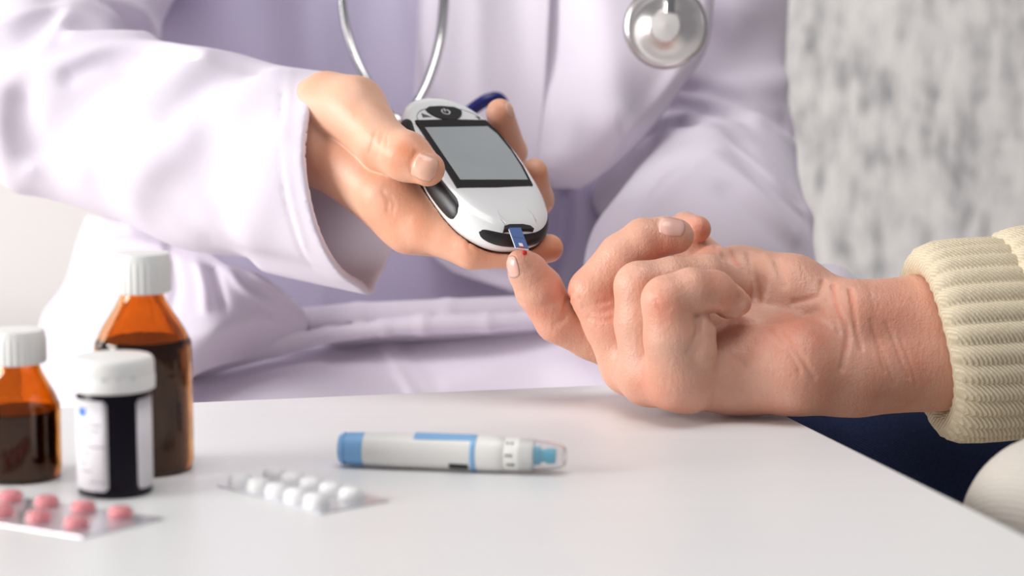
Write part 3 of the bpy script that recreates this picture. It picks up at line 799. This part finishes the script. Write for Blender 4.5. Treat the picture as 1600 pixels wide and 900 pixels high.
cp_ = lathe('chest_piece', [(0.0, -0.004), (0.020, -0.004), (0.0212, -0.0035), (0.0222, -0.001), (0.0224, 0.0012), (0.0216, 0.0026), (0.0205, 0.0032), (0.0198, 0.0030), (0.012, 0.0050), (0.0088, 0.0062), (0.0086, 0.0098), (0.0078, 0.0108), (0.0, 0.0112)], cw, ca, M['brushed'], st, seg=64)
lathe('rim', [(0.0208, -0.0045), (0.0226, -0.0045), (0.0230, -0.003), (0.0230, 0.001), (0.0224, 0.0022), (0.0212, 0.0026)], cw, ca, M['chrome'], cp_, seg=64, cap=False)
tube('stem', pw([(1045, 20, 1074), (1046, 0, 1074), (1050, -40, 1080)]), 0.0032, M['chrome'], cp_)
tube('tubing', pw([(1049, -30, 1079), (1055, -120, 1090), (1060, -220, 1110)]), 0.0045, M['tubing'], st)

# ------------------------------------------------------------------ patient
pat = thing('person', 'patient in a cream ribbed sweater offering a pricked fingertip over the table', 'person', tuple(P(1560, 560, 950).to_2d()) + (0,))
B_palm = un([
    chain([(1640, 530, 945, 31), (1450, 520, 925, 27), (1330, 505, 912, 20)], 6), chain([(1640, 545, 945, 31), (1450, 560, 922, 26), (1330, 588, 905, 19)], 6),
    chain([(1330, 590, 905, 18.5), (1240, 574, 897, 21), (1155, 580, 905, 20), (1070, 592, 892, 14)], 8),
    chain([(1320, 505, 916, 17), (1235, 462, 926, 18.5), (1160, 440, 936, 16), (1115, 425, 950, 13)], 8),
    cone(C(1300, 545, 915), C(1040, 560, 925), 22, 17), cone(C(1200, 530, 915), C(1085, 500, 915), 15, 12),
    chain([(1060, 592, 888, 14), (1015, 585, 905, 14), (990, 568, 925, 14), (982, 548, 945, 13)], 5),
], 9)
B_prox = [
    chain([(1060, 588, 884, 13.5), (1050, 530, 879, 12), (1042, 470, 877, 11)], 4),
    chain([(1015, 580, 902, 13), (1003, 505, 901, 12), (999, 448, 900, 11.2)], 4),
    chain([(985, 568, 924, 13.5), (955, 505, 922, 12.3), (928, 456, 921, 11.6)], 4),
    chain([(985, 548, 945, 12.5), (925, 525, 940, 10.8), (872, 500, 934, 10.6)], 4),
]
B_tip = [
    chain([(1042, 470, 877, 11), (1080, 455, 879, 10.2), (1114, 458, 884, 10), (1140, 472, 890, 8), (1155, 474, 895, 5.5)], 3),
    chain([(999, 448, 900, 11.2), (1050, 438, 903, 10.5), (1105, 432, 908, 9.8), (1150, 448, 916, 8)], 3),
    chain([(928, 456, 921, 11.6), (972, 402, 919, 11), (1006, 376, 918, 10.2), (1040, 369, 918, 8.8), (1057, 369, 918, 8)], 3),
    chain([(872, 500, 934, 10.6), (842, 452, 928, 11.0), (824, 424, 924, 9.0), (815, 412, 921, 7.0)], 3),
]
B_thumb = chain([(1150, 440, 945, 13), (1105, 418, 962, 12), (1060, 368, 966, 9.5), (1070, 352, 960, 6.2), (1090, 358, 950, 6.4)], 3)
B_fold = chain([(1078, 606, 888, 11.5), (1088, 550, 880, 8.8), (1095, 507, 879, 7.0)], 3)    # flesh at the root of the little finger
def B_raw(p):
    a = B_palm(p)
    px_ = B_prox[0](p)
    for g in B_prox[1:]: px_ = smin(px_, g(p), 1.4)
    d = smin(a, px_, 7)
    for i in range(4):
        d = smin(d, smin(B_prox[i](p), B_tip[i](p), 3.5), 1.2)
    d = smin(d, B_fold(p), 2.0)
    d = smin(d, B_thumb(p), 1.5)
    return smin_max(d, 0.3 - table_height(p), 4)
B_f = folds(B_raw, [
    ([(1302, 446), (1304, 470), (1312, 492), (1324, 515), (1322, 545), (1316, 575)], -1.88, 1.26), ([(1328, 452), (1333, 480), (1338, 515), (1346, 545)], -1.38, 1.08), ([(1290, 470), (1304, 500), (1312, 520)], -0.88, 0.90),
    ([(1286, 440), (1278, 462), (1240, 472)], -1.25, 1.35), ([(1170, 395), (1178, 430), (1184, 470)], -1.38, 1.80), ([(1196, 400), (1204, 440), (1200, 465)], 1.12, 2.70), ([(1215, 410), (1226, 445)], -1.00, 1.80),
    ([(1130, 380), (1140, 395), (1150, 415)], -1.12, 1.17), ([(1118, 384), (1124, 398), (1130, 412)], -1.00, 0.99),
    
    ([(1160, 470), (1140, 492), (1115, 497)], -3.25, 2.88),
    ([(1130, 500), (1180, 505), (1230, 500), (1280, 485)], -1.12, 2.25), ([(1220, 520), (1250, 555), (1272, 590)], -0.88, 1.26), ([(1200, 515), (1230, 545), (1250, 580)], -0.62, 1.17), ([(1150, 560), (1180, 590), (1200, 620)], -0.38, 1.80),
    ([(1385, 505), (1398, 535), (1408, 565), (1420, 590)], -0.62, 0.90), ([(1372, 530), (1385, 565), (1395, 600)], -0.44, 0.90), ([(1360, 500), (1372, 540), (1382, 580)], -0.44, 0.90), ([(1408, 530), (1420, 560), (1432, 600)], -0.44, 0.90),
    ([(892, 455), (884, 478), (880, 497)], -1.62, 1.35), ([(868, 505), (880, 500), (896, 470)], -0.62, 1.08), ([(810, 470), (840, 480), (870, 470)], -0.38, 1.44),
    ([(1094, 502), (1088, 524), (1076, 548)], -1.2, 1.2), ([(1090, 492), (1102, 494), (1112, 490)], -0.6, 1.2),
    ([(905, 465), (925, 475), (952, 470)], -0.56, 1.17), ([(912, 480), (935, 488), (955, 484)], -0.50, 1.17), ([(920, 496), (940, 502), (958, 498)], -0.44, 1.08),
    ([(965, 428), (985, 422), (1000, 420)], -0.38, 0.90), ([(1025, 470), (1032, 480), (1045, 482)], -0.38, 1.35), ([(1030, 342), (1027, 350), (1036, 362)], -0.50, 0.90),
])
blB = [(1035, 480, 10, 0.7), (1115, 440, 10, 0.5), (1140, 470, 9, 0.6), (900, 470, 8, 0.5), (935, 480, 12, 0.6), (870, 445, 10, 0.9), (850, 500, 12, 0.6), (1010, 600, 14, 0.5), (940, 410, 10, 0.35), (1030, 390, 9, 0.5),
       (1095, 360, 9, 1.0), (1040, 625, 14, 0.6), (1250, 510, 22, 0.65), (1400, 500, 30, 0.45), (1300, 600, 40, 0.35), (1420, 590, 30, 0.4), (1010, 440, 7, 0.4), (820, 395, 7, 0.4)]
crB = [([(1302, 446), (1304, 470), (1312, 492), (1324, 515), (1322, 545)], 0.8), ([(1328, 452), (1333, 480), (1338, 515), (1346, 545)], 0.7), ([(1286, 440), (1278, 462), (1240, 472)], 0.6),  # lines where skin redness and painted crease shade go into the colour
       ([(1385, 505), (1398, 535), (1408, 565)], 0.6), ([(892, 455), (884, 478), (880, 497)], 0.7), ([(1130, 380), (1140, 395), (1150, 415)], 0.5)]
hB = soft('hand', B_f, [-10, -45, 850], [240, 75, 1000], 0.8, M['skin_b'], pat, blB, crease_shade=crB)
nail(B_f, (1050, 355), (18, 3), 42, 28, M['nail'], hB)
nail(B_f, (801, 417), (-4, -16), 36, 19, M['nail'], hB)
bd = march(B_f, [(819, 395)])[0]
bdo = soft('blood_drop', ball(bd + np.array([0.2, -0.1, -0.4]), [1.2, 1.0, 1.2]), bd - 3, bd + 3, 0.35, M['blood'], hB)

# ribbed cuff and sleeve of the sweater
cu = C(1448, 534, 924); cu = C(1461, 536, 920); cv = C(1611, 526, 926)
ax_ = cv - cu; ln_ = np.linalg.norm(ax_); ax_ /= ln_
up_ = np.array([0, -1, 0.0]); up_ -= ax_ * (up_ @ ax_); up_ /= np.linalg.norm(up_); sd_ = np.cross(ax_, up_)
def knit_tube(name, prof, ribs, amp, parent, shear=0.0, nseg=300, sweep=0.0):
    vs, fs = [], []
    for i, (z, r, k) in enumerate(prof):
        for j in range(nseg):
            t = 2 * math.pi * j / nseg
            rb_ = abs(math.cos(t * ribs / 2 + sweep * z)) ** 0.8
            rr_ = r + amp * k * (rb_ - 0.6)
            zz = z + shear * math.cos(t) * -1 + 0.8 * k * math.sin(3 * t + 1)
            vs.append(cu + ax_ * zz + up_ * rr_ * 1.06 * math.cos(t) + sd_ * rr_ * 0.86 * math.sin(t))
    for i in range(len(prof) - 1):
        for j in range(nseg):
            j2 = (j + 1) % nseg
            fs.append((i * nseg + j, i * nseg + j2, (i + 1) * nseg + j2, (i + 1) * nseg + j))
    return raw(name, c2w(vs), fs, M['knit'], parent)
slv = knit_tube('sweater_sleeve', [(30, 34, 0), (34, 38, .3), (36, 43, .8), (39, 46.5, 1), (46, 48, 1), (60, 49, 1), (90, 51, 1), (150, 55, 1)], 30, 2.0, pat, shear=5)
knit_tube('cuff', [(34, 29, 0), (8, 28.5, .1), (-1, 29.5, .3), (-4, 33, .8), (-4, 37.5, 1), (-1, 41.5, 1), (5, 43.6, 1), (16, 44.2, 1), (26, 44.2, 1), (34, 44.0, 1), (38.5, 43, 1), (40.5, 41, .8), (41, 37, .5)], 30, 2.2, slv, shear=4.5)
# jeans
soft('jeans', folds(un([cone(C(1370, 740, 1010), C(1700, 760, 1100), 48, 70), cone(C(1255, 712, 985), C(1300, 860, 1040), 26, 45), cone(C(1370, 740, 1010), C(1600, 1000, 1000), 40, 50)], 6),
    [([(1290, 655), (1305, 690), (1312, 720)], -2, 4)]), [110, 40, 930], [330, 200, 1170], 4, M['denim'], pat)
# ------------------------------------------------------------------ things on the table
def bottle(name, label, px, py, r, h, neck_r, sh0, sh1, cap_r, cap_h, fill, group=None):
    o = T(px, py)
    b = thing(name, label, 'bottle', o)
    out = [(r * 0.90, 0.0), (r * 0.97, 0.0012), (r, 0.004), (r, sh0 - 0.003), (r * 0.985, sh0), (r * 0.94, sh0 + 0.0015)]
    n = 6
    for i in range(1, n + 1):
        k = i / n; k2 = k * k * (3 - 2 * k) * 0.35 + k * 0.65
        out.append((r * 0.94 + (neck_r - r * 0.94) * k2, sh0 + 0.0015 + (sh1 - sh0 - 0.0015) * k))
    out += [(neck_r, h - cap_h * 0.3), (neck_r * 0.98, h - 0.002)]
    inn = [(max(a - 0.0016, 0.001), max(z, 0.0012)) for a, z in out][::-1]
    vs, fs = lathe_data([(0.0005, 0.0)] + out + inn + [(0.0005, 0.0012)], 48, o, (0, 0, 1))
    sharp(raw('glass_body', vs, fs, M['amber'], b, label='translucent amber glass'), 50)
    lv = [(0.0008, 0.0013), (r * 0.90 - 0.0017, 0.0013), (r - 0.0017, 0.0042), (r - 0.0017, min(fill, sh0 - 0.002))]
    if fill > sh0: lv += [(r * 0.90, sh0 + 0.001)]
    lv += [(0.0008, lv[-1][1] + 0.0001)]
    lathe('liquid', lv, o, (0, 0, 1), M['liquid'], b, label='dark brown liquid')
    def ridge(i, t): return 1 + (0.028 * (abs(math.cos(t * 14)) ** 3 - 0.4) if 1 <= i <= 4 else 0)
    zc = h - cap_h
    lathe('cap', [(cap_r * 0.6, zc - 0.0002), (cap_r * 0.97, zc), (cap_r, zc + 0.001), (cap_r, zc + cap_h * 0.5), (cap_r, zc + cap_h * 0.78), (cap_r * 0.985, zc + cap_h * 0.80), (cap_r * 0.98, zc + cap_h * 0.93), (cap_r * 0.93, zc + cap_h), (cap_r * 0.5, zc + cap_h * 1.01)], o, (0, 0, 1), M['capwhite'], b, seg=112, rfun=ridge, deg=30, label='white ribbed screw cap')
    return b
bottle('medicine_bottle', 'tall amber medicine bottle with a cream cap, behind the pill jar', 228, 732, 0.0193, 0.0868, 0.0085, 0.0515, 0.0702, 0.0116, 0.0155, 0.0525)
bottle('medicine_bottle', 'shorter amber medicine bottle with a white cap at the table\'s far left', 32, 745, 0.0162, 0.0585, 0.0088, 0.0290, 0.0440, 0.0113, 0.0130, 0.0275)

jo = T(181, 768)
jar = thing('pill_jar', 'black pill jar with a wide white lid and white paper label', 'jar', jo)
jr = 0.0139
lathe('body', [(jr * 0.9, 0), (jr * 1.0, 0.0008), (jr * 1.0, 0.003), (jr * 0.985, 0.004), (jr * 0.985, 0.039), (jr * 0.95, 0.0405), (jr * 0.95, 0.045)], jo, (0, 0, 1), M['jar'], jar)
lathe('lid', [(0.0150, 0.0398), (0.0157, 0.0402), (0.0158, 0.0450), (0.0155, 0.0455), (0.0155, 0.0458), (0.0156, 0.0462), (0.0155, 0.0500), (0.0151, 0.0515), (0.0143, 0.0522), (0.006, 0.0524), (0.0, 0.0524)], jo, (0, 0, 1), M['capwhite'], jar, seg=64, cap=False, label='white snap lid')
def wrap(name, a0, a1, z0, z1, r, m, parent, n=24, rc=0.0, **kw):
    vs, fs = [], []
    for i in range(n + 1):
        a = a0 + (a1 - a0) * i / n
        e = min(i, n - i) / n * abs(a1 - a0) * r
        k = rc - math.sqrt(max(rc * rc - max(rc - e, 0) ** 2, 0)) if rc else 0
        for z in (z0 + k, z1 - k): vs.append((jo.x + r * math.cos(a), jo.y + r * math.sin(a), jo.z + z))
    for i in range(n): fs.append((2 * i, 2 * i + 2, 2 * i + 3, 2 * i + 1))
    return raw(name, vs, fs, m, parent, **kw)
D_ = math.radians
lb = solid(wrap('label', D_(167), D_(271), 0.0030, 0.0372, jr * 0.998, M['label'], jar, rc=0.0015, label='white paper label'), 0.0003, 1)
lb2 = solid(wrap('label', D_(318), D_(420), 0.0030, 0.0372, jr * 0.998, M['label'], jar, rc=0.0015, label='white paper label edge'), 0.0003, 1)
wrap('printed_mark', D_(218), D_(235), 0.0312, 0.0344, jr * 1.026, M['inkblue'], lb, n=4, label='blue square mark')
for z, a0, a1 in ((0.0278, 214, 254), (0.0256, 216, 250), (0.0234, 212, 234), (0.0196, 210, 262), (0.0172, 212, 232), (0.013, 210, 226), (0.0102, 212, 236), (0.0062, 230, 262)):
    wrap('printed_line', D_(a0 + 9), D_(a1 + 7), z, z + 0.0006, jr * 1.026, M['inkgrey'], lb, n=8)
for a in (268, 288, 310):
    e = Vector((math.cos(D_(a)), math.sin(D_(a)), 0))
    box('lid_tab', jo + e * 0.0156 + Vector((-0.0005, -0.0005, 0.0452)), jo + e * 0.0156 + Vector((0.0005, 0.0005, 0.0460)), M['groove'], jar)

# lancing pen lying on the table
p0, p1 = T(531, 727), T(884, 741)
pr = 0.0071
pdir = (p1 - p0).normalized(); plen = (p1 - p0).length
po = p0 + Vector((0, 0, pr))
pen = thing('lancing_pen', 'white and sky blue lancing pen lying on the table with a clear tip', 'lancing pen', p0)
K = plen
lathe('end_cap', [(0.0, 0.0), (pr * 0.80, 0.0004), (pr * 0.90, 0.0016), (pr * 0.93, K * 0.028), (pr * 0.86, K * 0.030), (pr * 0.86, K * 0.040), (pr * 0.93, K * 0.042), (pr * 0.95, K * 0.115), (pr * 0.9, K * 0.117)], po, pdir, M['blue'], pen, cap=False, label='sky blue end cap')
lathe('barrel', [(pr * 0.9, K * 0.115), (pr * 0.95, K * 0.117), (pr * 0.99, K * 0.25), (pr * 0.97, K * 0.40), (pr * 1.0, K * 0.58), (pr * 1.0, K * 0.595)], po, pdir, M['offwhite'], pen)
lathe('ring', [(pr * 0.98, K * 0.592), (pr * 1.03, K * 0.595), (pr * 1.03, K * 0.613), (pr * 0.98, K * 0.616)], po, pdir, M['blue'], pen, label='sky blue ring')
lathe('collar', [(pr * 0.98, K * 0.614), (pr * 1.0, K * 0.62), (pr * 0.99, K * 0.70), (pr * 0.95, K * 0.735), (pr * 0.90, K * 0.74)], po, pdir, M['offwhite'], pen)
lathe('dial', [(pr * 0.88, K * 0.735), (pr * 0.93, K * 0.742), (pr * 0.90, K * 0.83), (pr * 0.82, K * 0.862), (pr * 0.4, K * 0.865)], po, pdir, M['offwhite'], pen)
lathe('lancet', [(pr * 0.50, K * 0.855), (pr * 0.54, K * 0.86), (pr * 0.54, K * 0.89), (pr * 0.36, K * 0.895), (pr * 0.36, K * 0.915), (pr * 0.46, K * 0.92), (pr * 0.42, K * 0.955), (pr * 0.12, K * 0.957)], po, pdir, M['cyan'], pen, label='cyan lancet holder')
lathe('clear_tip', [(pr * 0.93, K * 0.80), (pr * 0.90, K * 0.86), (pr * 0.80, K * 0.93), (pr * 0.66, K * 0.985), (pr * 0.5, K * 1.0), (pr * 0.2, K * 1.0), (pr * 0.2, K * 0.993), (pr * 0.45, K * 0.99), (pr * 0.60, K * 0.975), (pr * 0.73, K * 0.925), (pr * 0.83, K * 0.855), (pr * 0.87, K * 0.80)], po, pdir, M['clear'], pen, cap=False, label='clear plastic tip')
pu, pv, pa_ = frame_of(pdir)          # pu sideways, pv up
def pen_plate(name, z0, z1, a0, a1, r0, r1, m, n=8, **kw):
    vs, fs = [], []
    nz = 12
    for i in range(nz + 1):
        z = z0 + (z1 - z0) * i / nz
        for j in range(n + 1):
            a = a0 + (a1 - a0) * j / n
            for r in (r0, r1):
                vs.append(po + pdir * z + (pu * math.sin(a) + pv * math.cos(a)) * r)
    w_ = 2 * (n + 1)
    for i in range(nz):
        for j in range(n):
            q = i * w_ + 2 * j
            fs.append((q + 1, q + 3, q + w_ + 3, q + w_ + 1))
        fs.append((i * w_, i * w_ + 1, i * w_ + w_ + 1, i * w_ + w_)); e = i * w_ + 2 * n
        fs.append((e + 1, e, e + w_, e + w_ + 1))
    for j in range(n):
        q = 2 * j; fs.append((q, q + 2, q + 3, q + 1)); q += nz * w_; fs.append((q + 1, q + 3, q + 2, q))
    return bevel(raw(name, vs, fs, m, pen, smooth=False, **kw), 0.0003)
pen_plate('slide_button', K * 0.34, K * 0.60, -0.62, 0.62, pr * 0.93, pr * 1.05, M['blue'], label='sky blue sliding button on top')
side = -1 if (pu @ Vector((0, -1, 0))) < 0 else 1
pen_plate('release_button', K * 0.50, K * 0.585, side * 2.45, side * 2.05, pr * 0.95, pr * 1.05, M['glossblack'], n=4, label='dark release button')
for a, z in ((0.55, .748), (0.55, .768), (1.35, .748), (1.35, .765), (1.95, .752), (1.95, .766), (1.95, .776)):
    pen_plate('dial_mark', K * z, K * (z + 0.012), side * a, side * (a + 0.16), pr * 0.90, pr * 0.945, M['mark'], n=2)

# blister packs
def on_pack(o0, eu, ev, a, b, h=0.0): return o0 + eu * a + ev * b + Vector((0, 0, h))
def dome_data(c, eu, ev, ra, rb, h, flat=0.6, ns=20):
    vs, fs = [], []
    prof = [(1.0, 0.0), (0.96, 0.45 * h), (0.86, 0.80 * h), (flat, 0.97 * h), (flat * 0.4, h)]
    e1, e2 = eu.normalized(), ev.normalized()
    for k, z in prof:
        for i in range(ns):
            t = 2 * math.pi * i / ns
            vs.append(c + e1 * (ra * k * math.cos(t)) + e2 * (rb * k * math.sin(t)) + Vector((0, 0, z)))
    for i in range(len(prof) - 1):
        for k in range(ns):
            k2 = (k + 1) % ns; fs.append((i * ns + k, i * ns + k2, (i + 1) * ns + k2, (i + 1) * ns + k))
    fs.append(tuple(range((len(prof) - 1) * ns, len(prof) * ns)))
    return vs, fs
def blister(label, c_far_right, c_near, c_far_left, nu, nv, ra, rb, hd, pill_h, pm, marg, tilt=0.0):
    R_, Nn, Lf = T(*c_far_right), T(*c_near), T(*c_far_left)
    eu, ev = Lf - R_, Nn - R_
    o0 = R_ + Vector((0, 0, 0.0006))
    pk = thing('blister_pack', label, 'blister pack', R_)
    th = Vector((0, 0, 0.0005))
    q = [on_pack(o0, eu, ev, a, b) for a, b in ((0, 0), (1, 0), (1, 1), (0, 1))]
    if (q[1] - q[0]).cross(q[3] - q[0]).z < 0: q = q[::-1]
    bevel(hexa('foil_sheet', [p - th for p in q] + q, M['foil'], pk), 0.0002)
    for i in range(nu):
        for j in range(nv):
            a = marg[0] + (1 - marg[0] - marg[1]) * i / (nu - 1); b = marg[2] + (1 - marg[2] - marg[3]) * j / max(nv - 1, 1)
            c = on_pack(o0, eu, ev, a, b)
            d = raw('blister', *dome_data(c, eu, ev, ra, rb, hd), M['dome'] if pm is M['pink'] else M['pill'], pk)
            if pm is M['pink']:
                vs, fs = dome_data(c + Vector((0, 0, 0.0003)), eu, ev, ra * 0.80, rb * 0.80, pill_h, 0.55)
                raw('tablet', vs, fs, pm, d, label='round pink tablet')
    return pk
blister('silver blister pack of pink tablets in front of the pill jar', (257, 812), (128, 842), (-40, 768), 5, 2, 0.0046, 0.0046, 0.0042, 0.0038, M['pink'], (0.14, 0.10, 0.20, 0.27))
blister('white blister pack of white tablets beside the blue and white pen', (608, 784), (500, 804), (445, 742), 5, 2, 0.0052, 0.0046, 0.0046, 0.003, M['pill'], (0.16, 0.10, 0.30, 0.2))
